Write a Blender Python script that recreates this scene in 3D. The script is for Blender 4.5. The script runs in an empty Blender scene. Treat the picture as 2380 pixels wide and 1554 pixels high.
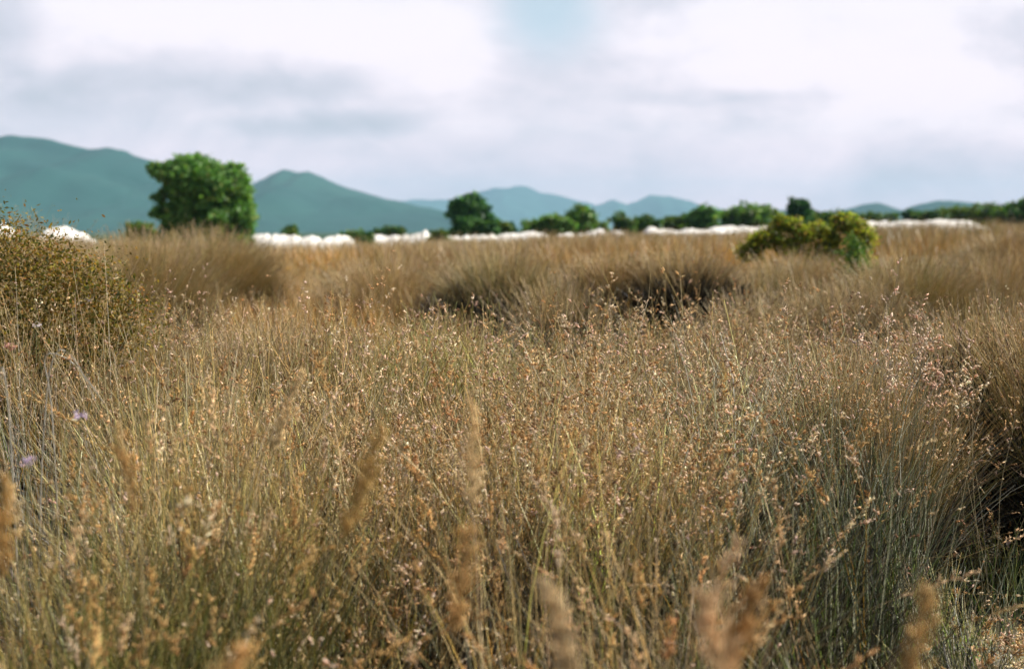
import bpy, math, random
import numpy as np
from mathutils import Vector, Matrix

R = math.radians
random.seed(7)
rng = np.random.default_rng(11)
S = bpy.context.scene

# ------------------------------------------------------------------ camera
EYE = 1.55
K = 0.72 / 2380.0                      # tan of angle per sketch unit (2380 units = frame width, 50 mm on 36 mm)
PITCH = math.atan((777 - 537) * K)
cam_d = bpy.data.cameras.new('camera')
cam = bpy.data.objects.new('camera', cam_d)
S.collection.objects.link(cam)
cam.location = (0, 0, EYE)
cam.rotation_euler = (R(90) - PITCH, 0, 0)
cam_d.lens = 50; cam_d.sensor_width = 36
cam_d.clip_start = 0.05; cam_d.clip_end = 60000
cam_d.dof.use_dof = True
cam_d.dof.focus_distance = 5.6
cam_d.dof.aperture_fstop = 2.4
S.camera = cam

# ------------------------------------------------------------------ world and sun
SUN_EL, SUN_AZ = 46.0, 78.0            # azimuth clockwise from +Y (view direction): sun to the right, ahead
w = bpy.data.worlds.new('World'); S.world = w; w.use_nodes = True
nt = w.node_tree; nt.nodes.clear()
def N(tree, typ, **kw):
    n = tree.nodes.new(typ)
    for k_, v in kw.items(): setattr(n, k_, v)
    return n
def L(tree, a, b): tree.links.new(a, b)
def math_node(tree, op, a, b=None, clamp=False):
    n = N(tree, 'ShaderNodeMath', operation=op); n.use_clamp = clamp
    for i, v in enumerate((a, b)):
        if v is None: continue
        if isinstance(v, (int, float)): n.inputs[i].default_value = v
        else: L(tree, v, n.inputs[i])
    return n.outputs[0]
def ramp(tree, fac, stops):
    n = N(tree, 'ShaderNodeValToRGB')
    e = n.color_ramp.elements
    while len(e) < len(stops): e.new(0.5)
    for el, (p, c) in zip(e, stops):
        el.position = p
        el.color = (c, c, c, 1) if isinstance(c, (int, float)) else (*c, 1)
    L(tree, fac, n.inputs[0]); return n.outputs[0]
sky = N(nt, 'ShaderNodeTexSky'); sky.sky_type = 'NISHITA'; sky.sun_disc = False
sky.sun_elevation = R(SUN_EL); sky.sun_rotation = R(SUN_AZ)
sky.dust_density = 2.0; sky.air_density = 1.0
bg_sky = N(nt, 'ShaderNodeBackground'); L(nt, sky.outputs[0], bg_sky.inputs[0]); bg_sky.inputs[1].default_value = 0.06
tc = N(nt, 'ShaderNodeTexCoord')
sep = N(nt, 'ShaderNodeSeparateXYZ'); L(nt, tc.outputs['Generated'], sep.inputs[0])
# sky direction as bearing and elevation (the sky itself, not the picture)
azi = math_node(nt, 'ARCTAN2', sep.outputs[0], sep.outputs[1])
ele = math_node(nt, 'ARCSINE', sep.outputs[2])
comb = N(nt, 'ShaderNodeCombineXYZ'); L(nt, azi, comb.inputs[0]); L(nt, ele, comb.inputs[1])
def cloud_noise(sx, sy, scale, det, off, rough=0.5, dist=0.0):
    m = N(nt, 'ShaderNodeMapping'); m.inputs['Scale'].default_value = (sx, sy, 1); m.inputs['Location'].default_value = off
    L(nt, comb.outputs[0], m.inputs[0])
    n = N(nt, 'ShaderNodeTexNoise'); n.inputs['Scale'].default_value = scale; n.inputs['Detail'].default_value = det
    n.inputs['Roughness'].default_value = rough; n.inputs['Distortion'].default_value = dist
    L(nt, m.outputs[0], n.inputs['Vector']); return n.outputs[0]
def dirblob(X, Y, rx, ry, wob=1.9):
    """soft patch of the sky round a bearing and an elevation"""
    a0 = math.atan((X - 1190) * K); e0 = math.atan((537 - Y) * K)
    dx = math_node(nt, 'DIVIDE', math_node(nt, 'SUBTRACT', azi, a0), rx * K)
    dy = math_node(nt, 'DIVIDE', math_node(nt, 'SUBTRACT', ele, e0), ry * K)
    r2 = math_node(nt, 'ADD', math_node(nt, 'MULTIPLY', dx, dx), math_node(nt, 'MULTIPLY', dy, dy))
    d = math_node(nt, 'SUBTRACT', 1.0, math_node(nt, 'SQRT', r2))
    d = math_node(nt, 'ADD', d, math_node(nt, 'MULTIPLY', math_node(nt, 'SUBTRACT', wobble, 0.5), wob))
    n = N(nt, 'ShaderNodeMapRange'); n.interpolation_type = 'SMOOTHERSTEP'
    n.inputs[1].default_value = -0.1; n.inputs[2].default_value = 0.9
    L(nt, d, n.inputs[0]); return n.outputs[0]
wobble = cloud_noise(1, 1.5, 11, 6, (3.1, 1.7, 0.2), 0.55)
n_big = cloud_noise(1, 1.9, 7.0, 7, (1.3, 4.2, 0.0), 0.52, 0.5)
n_streak = cloud_noise(1, 4.5, 7.0, 4, (7.7, 2.4, 1.0), 0.5, 0.2)
# brightness of the cloud deck: 0 grey underside .. 1 sunlit top
b = math_node(nt, 'ADD', math_node(nt, 'MULTIPLY', math_node(nt, 'SUBTRACT', n_big, 0.5), 1.25), math_node(nt, 'MULTIPLY', math_node(nt, 'SUBTRACT', n_streak, 0.5), 0.45))
b = math_node(nt, 'ADD', b, math_node(nt, 'ADD', 0.40, math_node(nt, 'MULTIPLY', ele, 1.3)))
for X, Y, rx, ry, amp in ((640, 30, 640, 190, .42), (1000, 130, 260, 150, .25), (1900, 120, 650, 230, .42), (2200, 260, 420, 130, .22), (1080, 300, 200, 90, .14), (40, 190, 130, 60, .2),
                          (480, 200, 600, 80, -.24), (20, 70, 130, 170, -.34), (760, 295, 330, 45, -.34), (330, 275, 420, 90, -.16), (1700, 232, 330, 28, -.28), (1270, 240, 160, 120, -.12), (1650, 420, 900, 90, -.10),
                          (2250, 400, 400, 60, -.14)):
    b = math_node(nt, 'ADD', b, math_node(nt, 'MULTIPLY', dirblob(X, Y, rx, ry), amp))
n_fine = cloud_noise(1, 1.7, 17.0, 8, (2.7, 6.4, 3.0), 0.60, 0.5)
b = math_node(nt, 'ADD', b, math_node(nt, 'MULTIPLY', math_node(nt, 'SUBTRACT', n_fine, 0.5), 0.68))
cl_col = ramp(nt, b, [(0.0, (.50, .56, .63)), (0.30, (.64, .68, .76)), (0.56, (.80, .81, .88)), (0.80, (.94, .935, .99)), (1.0, (.96, .95, .99))])
# thicker, paler and warmer cloud low over the horizon
lowf = ramp(nt, math_node(nt, 'MULTIPLY', ele, 5.0), [(0.0, (1.25, .84, .84)), (0.35, (.92, .79, .79)), (0.9, (.78, .745, .76))])
mlow = N(nt, 'ShaderNodeMix', data_type='RGBA', blend_type='MULTIPLY'); mlow.inputs[0].default_value = 1; L(nt, cl_col, mlow.inputs[6]); L(nt, lowf, mlow.inputs[7])
bg_cl = N(nt, 'ShaderNodeBackground'); L(nt, mlow.outputs[2], bg_cl.inputs[0]); bg_cl.inputs[1].default_value = 0.89
# cover: full deck low down and ahead, broken up overhead and behind
n_cov = cloud_noise(1, 1, 2.2, 6, (0.4, 9.1, 2.0), 0.55)
cov = math_node(nt, 'ADD', math_node(nt, 'MULTIPLY', math_node(nt, 'SUBTRACT', n_cov, 0.5), 3.0), 1.55)
cov = math_node(nt, 'SUBTRACT', cov, math_node(nt, 'MULTIPLY', ele, 2.1))
cov = math_node(nt, 'ADD', cov, 0.35)
cov = math_node(nt, 'SUBTRACT', cov, math_node(nt, 'MULTIPLY', math_node(nt, 'SUBTRACT', 1.0, sep.outputs[1]), 0.9))
near_ahead = math_node(nt, 'MINIMUM', math_node(nt, 'MAXIMUM', cov, dirblob(1190, 300, 2600, 900, 0.0)), 1.0)
gap = math_node(nt, 'MAXIMUM', dirblob(1275, 5, 185, 185, 1.0), math_node(nt, 'MULTIPLY', dirblob(1240, 80, 150, 70, 1.2), .6))
covf = math_node(nt, 'SUBTRACT', near_ahead, math_node(nt, 'MULTIPLY', gap, .9), clamp=True)
covf = math_node(nt, 'MINIMUM', covf, 1.0)
# thin bright haze veil over the open blue
bg_gap = N(nt, 'ShaderNodeMixShader')
bg_veil = N(nt, 'ShaderNodeBackground'); bg_veil.inputs[0].default_value = (.50, .62, .72, 1); bg_veil.inputs[1].default_value = 0.80
veil = dirblob(1190, 200, 1900, 600, 0.0)
L(nt, math_node(nt, 'MULTIPLY', veil, .85), bg_gap.inputs[0]); L(nt, bg_sky.outputs[0], bg_gap.inputs[1]); L(nt, bg_veil.outputs[0], bg_gap.inputs[2])
mx = N(nt, 'ShaderNodeMixShader'); L(nt, covf, mx.inputs[0]); L(nt, bg_gap.outputs[0], mx.inputs[1]); L(nt, bg_cl.outputs[0], mx.inputs[2])
wo = N(nt, 'ShaderNodeOutputWorld'); L(nt, mx.outputs[0], wo.inputs[0])

sd = bpy.data.lights.new('sun', 'SUN'); sd.energy = 5.0; sd.angle = R(0.53); sd.color = (1.0, .95, .87)
so = bpy.data.objects.new('sun', sd); S.collection.objects.link(so)
sv = Vector((math.sin(R(SUN_AZ)) * math.cos(R(SUN_EL)), math.cos(R(SUN_AZ)) * math.cos(R(SUN_EL)), math.sin(R(SUN_EL))))
so.rotation_euler = sv.to_track_quat('Z', 'Y').to_euler(); so.location = sv * 30

vs = S.view_settings
vs.view_transform = 'Standard'; vs.look = 'None'; vs.gamma = 1; vs.exposure = 0.68; vs.use_curve_mapping = False
S.render.engine = 'CYCLES'
S.cycles.use_denoising = True
S.cycles.max_bounces = 6; S.cycles.diffuse_bounces = 3; S.cycles.transmission_bounces = 4; S.cycles.glossy_bounces = 2
S.cycles.volume_bounces = 0; S.cycles.transparent_max_bounces = 4
S.cycles.caustics_reflective = False; S.cycles.caustics_refractive = False

# ------------------------------------------------------------------ helpers
def ray(X, Y):
    v = Vector(((X - 1190) * K, (777 - Y) * K, -1.0))
    v = Matrix.Rotation(R(90) - PITCH, 3, 'X') @ v
    return v / v.y
def at(X, Y, d):
    """the point seen at sketch position X, Y at depth d along the view"""
    r = ray(X, Y); return Vector((r.x * d, d, EYE + r.z * d))

_lat = np.random.default_rng(3).random((64, 64))
def vnoise(x, y, s=1.0, o=0.0):
    x = np.asarray(x, float) * s + o + 101.3; y = np.asarray(y, float) * s + o * 1.7 + 57.9
    xi = np.floor(x).astype(int); yi = np.floor(y).astype(int)
    fx = x - xi; fy = y - yi; fx = fx * fx * (3 - 2 * fx); fy = fy * fy * (3 - 2 * fy)
    g = lambda a, c: _lat[a % 64, c % 64]
    return (g(xi, yi) * (1 - fx) + g(xi + 1, yi) * fx) * (1 - fy) + (g(xi, yi + 1) * (1 - fx) + g(xi + 1, yi + 1) * fx) * fy
def fbm(x, y, s=1.0, o=0.0, n=4):
    v = 0; a = .5; t = 0
    for i in range(n):
        v = v + a * vnoise(x, y, s * 2 ** i, o + i * 13.7); t += a; a *= .5
    return v / t

def ground_h(x, y):
    """height of the ground: level near the camera, low swells further out, gently rising to the right far off"""
    x = np.asarray(x, float); y = np.asarray(y, float)
    r = np.hypot(x, y)
    far = np.clip((r - 9) / 40, 0, 1); lift = np.clip((y - 18) / 30, 0, 1) * .22
    h = (fbm(x, y, .07, 2.0) - .5) * 1.0 * far + (fbm(x, y, .5, 5.0) - .5) * .12 * np.clip(r / 6, 0, 1)
    side = np.clip((x / np.maximum(y, 1) + .05) / .4, -.2, 1)
    h = h + .74 * np.exp(-((x - 1.5) / 2.1) ** 2 - ((y - 15.5) / 2.4) ** 2)
    h = h + lift + np.clip((y - 25) / 60, 0, 1.2) * (0.15 + 1.05 * side)
    fade = np.clip((r - 250) / 400, 0, 1)
    return np.where(y < 0, h * np.clip(1 + y / 20, 0, 1), h) * (1 - fade)

class Batch:
    """collects vertices, triangles / quads and a colour per vertex; builds ONE mesh"""
    def __init__(s): s.v = []; s.f = []; s.c = []; s.n = 0
    def add(s, v, f, c):
        v = np.asarray(v, float).reshape(-1, 3); f = np.asarray(f, int)
        c = np.asarray(c, float)
        if c.ndim == 1: c = np.tile(c, (len(v), 1))
        s.v.append(v); s.f.append(f + s.n); s.c.append(c); s.n += len(v)
    def build(s, name, mat, parent=None, loc=(0, 0, 0), smooth=True):
        me = bpy.data.meshes.new(name)
        v = np.concatenate(s.v) - np.array(loc, float); c = np.concatenate(s.c)
        tris = [f for f in s.f]
        loops = np.concatenate([f.reshape(-1) for f in tris])
        sizes = np.concatenate([np.full(len(f), f.shape[1]) for f in tris])
        starts = np.concatenate([[0], np.cumsum(sizes)[:-1]])
        me.vertices.add(len(v)); me.vertices.foreach_set('co', v.astype(np.float32).ravel())
        me.loops.add(len(loops)); me.loops.foreach_set('vertex_index', loops.astype(np.int32))
        me.polygons.add(len(sizes)); me.polygons.foreach_set('loop_start', starts.astype(np.int32))
        me.update(calc_edges=True); me.validate()
        a = me.color_attributes.new('tint', 'FLOAT_COLOR', 'POINT')
        a.data.foreach_set('color', np.concatenate([np.clip(c, 0, 1), np.ones((len(c), 1))], 1).astype(np.float32).ravel())
        if smooth: me.polygons.foreach_set('use_smooth', np.ones(len(sizes), bool))
        me.materials.append(mat)
        o = bpy.data.objects.new(name, me); S.collection.objects.link(o)
        if parent is not None: o.parent = parent
        else: o.location = loc
        return o

def stems(bt, base, L_, lean, bend, rad, col, nseg=5, sides=3, wav=0.0, drop=0.0, tipcol=None, tip=0.35, pw=2.2):
    """N thin tapering stalks. base (N,3), L_ (N), lean/bend (N,2), rad (N), col (N,3). returns the sample points (N,nseg+1,3)"""
    n = len(base)
    t = np.linspace(0, 1, nseg + 1)[None, :, None]
    L3 = L_[:, None, None]
    xy = L3 * (lean[:, None, :] * t + bend[:, None, :] * t ** pw)
    if wav > 0:
        ph = rng.random((n, 1, 2)) * 6.28; fr = rng.uniform(4, 11, (n, 1, 2))
        xy = xy + wav * L3 * t * np.sin(ph + fr * t)
    sl = np.linalg.norm(lean + bend, axis=1)[:, None]
    z = L_[:, None] * (t[:, :, 0] * (1 - .28 * np.clip(sl, 0, 1.4) ** 2) - drop * np.clip(sl, 0, 2) * t[:, :, 0] ** 3)
    P = np.concatenate([xy, z[:, :, None]], 2) + base[:, None, :]
    r = rad[:, None] * (1 - (1 - tip) * t[:, :, 0])
    ang = rng.random(n)[:, None, None] * 6.28
    if sides == 2:
        a = ang[:, :, 0]
        off = np.stack([np.cos(a) * r, np.sin(a) * r, 0 * r], -1)
        V = np.stack([P - off, P + off], 2)
    else:
        k = np.arange(sides)[None, None, :] * 2 * math.pi / sides + ang
        V = P[:, :, None, :] + np.stack([np.cos(k) * r[:, :, None], np.sin(k) * r[:, :, None], np.zeros_like(k * r[:, :, None])], -1)
    m = nseg + 1
    idx = (np.arange(n)[:, None, None] * m + np.arange(m)[None, :, None]) * sides + np.arange(sides)[None, None, :]
    F = []
    for s_ in range(1 if sides == 2 else sides):
        s2 = (s_ + 1) % sides
        F.append(np.stack([idx[:, :-1, s_], idx[:, :-1, s2], idx[:, 1:, s2], idx[:, 1:, s_]], -1).reshape(-1, 4))
    C = np.repeat(col[:, None, :], m, 1)
    if tipcol is not None:
        f = np.clip((t - .45) / .55, 0, 1) ** 1.3
        C = C * (1 - f) + tipcol[:, None, :] * f
    C = np.repeat(C[:, :, None, :], sides, 2)
    bt.add(V.reshape(-1, 3), np.concatenate(F), C.reshape(-1, 3))
    return P

OCT_F = np.array([(0, 2, 4), (2, 1, 4), (1, 3, 4), (3, 0, 4), (2, 0, 5), (1, 2, 5), (3, 1, 5), (0, 3, 5)])
def beads(bt, c, d, ln, wd, col):
    """spikelets: pointed bodies at c (N,3) along d (N,3)"""
    n = len(c)
    d = d / np.linalg.norm(d, axis=1, keepdims=True)
    a = np.cross(d, rng.normal(size=(n, 3))); a /= np.linalg.norm(a, axis=1, keepdims=True) + 1e-9
    b2 = np.cross(d, a)
    ln = ln[:, None]; wd = wd[:, None]
    V = np.stack([c - a * wd, c + a * wd, c - b2 * wd, c + b2 * wd, c + d * ln, c - d * ln * .8], 1)
    F = (np.arange(n)[:, None, None] * 6 + OCT_F[None]).reshape(-1, 3)
    bt.add(V.reshape(-1, 3), F, np.repeat(col, 6, 0))

def heads(bt, P, per, spread, size, col, frac=.22, jit=.35, shape='bead'):
    """spikelets on fine side branches of the top part of each stalk in P"""
    n, m, _ = P.shape
    k = rng.poisson(per, n) + 1
    plume = shape == 'plume'
    nb = np.maximum(1, k // (5 if plume else 4))
    bw = np.repeat(np.arange(n), nb)                       # branchlet -> stalk
    v = rng.random(len(bw)) ** .8; u = 1 - frac * v
    f = u * (m - 1); i = np.minimum(f.astype(int), m - 2); fr = (f - i)[:, None]
    c = P[bw, i] * (1 - fr) + P[bw, i + 1] * fr
    ax = P[bw, m - 1] - P[bw, m - 2]; ax /= np.linalg.norm(ax, axis=1, keepdims=True) + 1e-9
    side = rng.normal(size=(len(bw), 3)) * np.array([1, 1, .25]); side /= np.linalg.norm(side, axis=1, keepdims=True)
    d = ax * (1.3 if plume else .8) + side; d /= np.linalg.norm(d, axis=1, keepdims=True)
    ln = spread * (3.2 if plume else 2.6) * rng.uniform(.4, 1.3, len(bw)) * np.where(plume, .35 + 1.1 * np.sin(np.clip(v, 0, 1) * 2.6), 1)
    e = c + d * ln[:, None]
    w_ = np.cross(d, rng.normal(size=d.shape)); w_ = w_ / (np.linalg.norm(w_, axis=1, keepdims=True) + 1e-9) * .0005
    V = np.stack([c - w_, c + w_, e + w_ * .5, e - w_ * .5], 1)
    bt.add(V.reshape(-1, 3), np.arange(len(bw) * 4).reshape(-1, 4), np.repeat(col[bw] * .8, 4, 0))
    who = np.repeat(np.arange(len(bw)), 5 if plume else 4)
    t_ = rng.random(len(who)) ** .7
    q = c[who] + d[who] * (ln[who] * t_)[:, None] + rng.normal(size=(len(who), 3)) * size * .25
    s_ = size * rng.uniform(.5, 1.25, len(who)); cc = col[bw[who]] * rng.uniform(1 - jit, 1 + jit, (len(who), 1))
    dd = d[who] + rng.normal(size=(len(who), 3)) * .35
    if plume: beads(bt, q, dd, s_ * 1.9, s_ * .26, cc)
    else: beads(bt, q, dd, s_, s_ * .36, cc)

def pick(pal, n, jit=.18):
    pal = np.array(pal); w_ = pal[:, 3] / pal[:, 3].sum()
    c = pal[rng.choice(len(pal), n, p=w_), :3]
    return c * rng.uniform(1 - jit, 1 + jit, (n, 1)) * rng.uniform(.95, 1.05, (n, 3))

# ------------------------------------------------------------------ materials
def plant_mat(name, rough=.55, trans=.3, tintmul=(1.05, 1.0, .85), spec=.25):
    m = bpy.data.materials.new(name); m.use_nodes = True; t = m.node_tree; t.nodes.clear()
    at_ = N(t, 'ShaderNodeAttribute', attribute_name='tint')
    no = N(t, 'ShaderNodeTexNoise'); no.inputs['Scale'].default_value = 30; no.inputs['Detail'].default_value = 3
    co = N(t, 'ShaderNodeTexCoord'); L(t, co.outputs['Object'], no.inputs['Vector'])
    v = ramp(t, no.outputs[0], [(.3, .78), (.7, 1.2)])
    mul = N(t, 'ShaderNodeMix', data_type='RGBA', blend_type='MULTIPLY'); mul.inputs[0].default_value = 1
    L(t, at_.outputs['Color'], mul.inputs[6]); L(t, v, mul.inputs[7])
    p = N(t, 'ShaderNodeBsdfPrincipled'); L(t, mul.outputs[2], p.inputs['Base Color'])
    p.inputs['Roughness'].default_value = rough; p.inputs['Specular IOR Level'].default_value = spec
    m2 = N(t, 'ShaderNodeMix', data_type='RGBA', blend_type='MULTIPLY'); m2.inputs[0].default_value = 1
    L(t, mul.outputs[2], m2.inputs[6]); m2.inputs[7].default_value = (*tintmul, 1)
    tr = N(t, 'ShaderNodeBsdfTranslucent'); L(t, m2.outputs[2], tr.inputs[0])
    mxs = N(t, 'ShaderNodeMixShader'); mxs.inputs[0].default_value = trans
    L(t, p.outputs[0], mxs.inputs[1]); L(t, tr.outputs[0], mxs.inputs[2])
    o = N(t, 'ShaderNodeOutputMaterial'); L(t, mxs.outputs[0], o.inputs[0]); return m
M_STEM = plant_mat('dry_stem', .42, .10, spec=.4)
M_HEAD = plant_mat('seed_head', .7, .28, (1.15, 1.0, .8))
M_LEAF = plant_mat('leaf', .5, .5, (1.0, 1.15, .5))
M_BARK = plant_mat('bark', .85, 0.0, spec=.1)
M_PETAL = plant_mat('petal', .6, .4, (1, 1, 1))

def surf_mat(name, cols, scale, rough=.9, bump=.0, det=6, bscale=None):
    m = bpy.data.materials.new(name); m.use_nodes = True; t = m.node_tree
    p = t.nodes['Principled BSDF']; p.inputs['Roughness'].default_value = rough; p.inputs['Specular IOR Level'].default_value = .15
    co = N(t, 'ShaderNodeTexCoord')
    no = N(t, 'ShaderNodeTexNoise'); no.inputs['Scale'].default_value = scale; no.inputs['Detail'].default_value = det; no.inputs['Roughness'].default_value = .6
    L(t, co.outputs['Object'], no.inputs['Vector'])
    k_ = len(cols)
    L(t, ramp(t, no.outputs[0], [(.3 + .4 * i / (k_ - 1), c) for i, c in enumerate(cols)]), p.inputs['Base Color'])
    if bump:
        n2 = N(t, 'ShaderNodeTexNoise'); n2.inputs['Scale'].default_value = bscale or scale * 4; n2.inputs['Detail'].default_value = 8
        L(t, co.outputs['Object'], n2.inputs['Vector'])
        bp = N(t, 'ShaderNodeBump'); bp.inputs['Strength'].default_value = bump; bp.inputs['Distance'].default_value = .1
        L(t, n2.outputs[0], bp.inputs['Height']); L(t, bp.outputs[0], p.inputs['Normal'])
    return m
M_SAND = surf_mat('white_sand', [(.58, .54, .47), (.70, .67, .61), (.80, .77, .72)], .8, .95, .6, bscale=3)
M_FOREST = surf_mat('forest_slope', [(.008, .045, .040), (.014, .062, .052), (.022, .08, .062)], .004, 1.0)

# ground material: pale sand near, litter of straw, dry grass colour further out
mg = bpy.data.materials.new('meadow_ground'); mg.use_nodes = True; t = mg.node_tree
p = t.nodes['Principled BSDF']; p.inputs['Roughness'].default_value = .95; p.inputs['Specular IOR Level'].default_value = .1
co = N(t, 'ShaderNodeTexCoord')
n1 = N(t, 'ShaderNodeTexNoise'); n1.inputs['Scale'].default_value = 1.6; n1.inputs['Detail'].default_value = 6; L(t, co.outputs['Object'], n1.inputs['Vector'])
n2 = N(t, 'ShaderNodeTexNoise'); n2.inputs['Scale'].default_value = 45; n2.inputs['Detail'].default_value = 5; L(t, co.outputs['Object'], n2.inputs['Vector'])
n3 = N(t, 'ShaderNodeTexNoise'); n3.inputs['Scale'].default_value = .05; n3.inputs['Detail'].default_value = 6; L(t, co.outputs['Object'], n3.inputs['Vector'])
litter = ramp(t, n2.outputs[0], [(.35, (.05, .038, .022)), (.65, (.15, .115, .07))])
sandc = ramp(t, n2.outputs[0], [(.3, (.42, .40, .35)), (.7, (.66, .64, .58))])
mxa = N(t, 'ShaderNodeMix', data_type='RGBA'); L(t, litter, mxa.inputs[6]); L(t, sandc, mxa.inputs[7])
sepg = N(t, 'ShaderNodeSeparateXYZ'); L(t, co.outputs['Object'], sepg.inputs[0])
# bare sandy patch to the right of the path side, around (2.2, 5.2)
dx = math_node(t, 'MULTIPLY', math_node(t, 'SUBTRACT', sepg.outputs[0], 2.05), .9); dy = math_node(t, 'MULTIPLY', math_node(t, 'SUBTRACT', sepg.outputs[1], 5.0), .65)
rr = math_node(t, 'SQRT', math_node(t, 'ADD', math_node(t, 'MULTIPLY', dx, dx), math_node(t, 'MULTIPLY', dy, dy)))
bare = math_node(t, 'ADD', math_node(t, 'SUBTRACT', .58, rr), math_node(t, 'MULTIPLY', math_node(t, 'SUBTRACT', n1.outputs[0], .5), 1.6))
L(t, ramp(t, bare, [(.1, 0.0), (.45, 1.0)]), mxa.inputs[0])
farc = ramp(t, n3.outputs[0], [(.3, (.10, .085, .04)), (.7, (.22, .165, .085))])
mxb = N(t, 'ShaderNodeMix', data_type='RGBA'); L(t, mxa.outputs[2], mxb.inputs[6]); L(t, farc, mxb.inputs[7])
dist = math_node(t, 'SQRT', math_node(t, 'ADD', math_node(t, 'MULTIPLY', sepg.outputs[0], sepg.outputs[0]), math_node(t, 'MULTIPLY', sepg.outputs[1], sepg.outputs[1])))
L(t, ramp(t, math_node(t, 'DIVIDE', dist, 40.0), [(.25, 0.0), (.6, 1.0)]), mxb.inputs[0])
mxc = N(t, 'ShaderNodeMix', data_type='RGBA'); L(t, mxb.outputs[2], mxc.inputs[6]); mxc.inputs[7].default_value = (.035, .07, .04, 1)
L(t, ramp(t, math_node(t, 'DIVIDE', dist, 400.0), [(.22, 0.0), (.32, 1.0)]), mxc.inputs[0])
L(t, mxc.outputs[2], p.inputs['Base Color'])
bp = N(t, 'ShaderNodeBump'); bp.inputs['Strength'].default_value = .5; bp.inputs['Distance'].default_value = .02; L(t, n2.outputs[0], bp.inputs['Height']); L(t, bp.outputs[0], p.inputs['Normal'])

# ------------------------------------------------------------------ ground, hills, dunes
def grid_obj(name, P, mat, kind='structure', closed=False, smooth=True):
    """P (rows, cols, 3) -> one sheet"""
    r_, c_, _ = P.shape
    idx = np.arange(r_ * c_).reshape(r_, c_)
    if closed: idx = np.concatenate([idx, idx[:, :1]], 1)
    F = np.stack([idx[:-1, :-1], idx[:-1, 1:], idx[1:, 1:], idx[1:, :-1]], -1).reshape(-1, 4)
    bt = Batch(); bt.add(P.reshape(-1, 3), F, np.array([.5, .5, .5]))
    o = bt.build(name, mat, smooth=smooth); o['kind'] = kind; return o
rad = np.concatenate([np.linspace(.02, 12, 50), np.geomspace(12.5, 260, 90), np.geomspace(280, 8500, 30)])
th = np.linspace(0, 2 * math.pi, 241)[:-1]
gx = rad[:, None] * np.cos(th)[None]; gy = rad[:, None] * np.sin(th)[None]
grid_obj('ground', np.stack([gx, gy, ground_h(gx, gy)], -1), mg, closed=True)

def ridge(name, prof, D, depth, rough, seed, mat=M_FOREST, nd=60, step=7):
    """a range of hills: skyline given as bearing / height pairs at distance D, with real depth and gullied flanks"""
    prof = np.array(prof, float)
    X = np.arange(prof[0, 0], prof[-1, 0] + .1, step)
    Y = np.interp(X, prof[:, 0], prof[:, 1]) - (fbm(X, X * 0, .025, seed + 2, 3) - .5) * 9
    H = np.maximum((537 - Y) * K * D, 0)
    x = (X - 1190) * K * D
    v = np.linspace(-1, 1, nd)
    PX = np.repeat(x[None], nd, 0); PY = D + depth * v[:, None] + 0 * PX
    PY = PY + (fbm(PX, PY, 2 / depth, seed) - .5) * depth * .5 * (1 - abs(v[:, None]))
    shp = (1 - np.abs(v[:, None]) ** .95)
    spur = (fbm(PX, v[:, None] * depth * .4, 3.0 / depth, seed + 3, 5) - .5)
    Z = H[None] * np.clip(shp * (1 + 1.9 * rough * spur * (np.abs(v[:, None]) * 2.2)), 0, None) + H[None] * .11 * (fbm(PX, PY, 10 / depth, seed + 9) - .5)
    Z = np.where(np.abs(v[:, None]) > .99, -5, Z)
    PX = PX * (PY / D) ** .0
    return grid_obj(name, np.stack([PX, PY, Z], -1), mat)
ridge('mountain', [(-900, 470), (-600, 400), (-300, 345), (-60, 318), (30, 309), (100, 316), (150, 328), (200, 341), (248, 338), (300, 354), (345, 370), (420, 404), (500, 430), (600, 470), (720, 510), (800, 540)], 2200, 700, 1.0, 1.0)
ridge('mountain', [(300, 540), (420, 480), (520, 445), (590, 424), (640, 402), (668, 394), (700, 405), (722, 402), (770, 420), (830, 440), (900, 458), (960, 472), (1040, 490), (1120, 512), (1200, 540)], 2600, 750, 1.0, 5.0)
ridge('mountain', [(820, 520), (900, 470), (960, 463), (1040, 462), (1110, 448), (1160, 436), (1210, 433), (1262, 443), (1320, 458), (1380, 474), (1450, 492), (1560, 520), (1640, 540)], 7400, 900, .8, 9.0)
ridge('mountain', [(1280, 540), (1340, 485), (1400, 470), (1425, 461), (1455, 474), (1480, 466), (1515, 452), (1560, 458), (1620, 476), (1700, 490), (1800, 502), (1900, 520), (2000, 540)], 6900, 900, .8, 14.0)
ridge('mountain', [(1560, 540), (1700, 498), (1800, 488), (1900, 490), (1960, 484), (2000, 472), (2030, 471), (2070, 484), (2110, 500), (2200, 520), (2300, 540)], 2500, 550, .8, 21.0)
ridge('mountain', [(1960, 540), (2060, 500), (2110, 478), (2160, 464), (2200, 461), (2250, 466), (2300, 478), (2360, 488), (2500, 480), (2700, 470), (2900, 500), (3100, 540)], 2300, 500, .8, 26.0)

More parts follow.
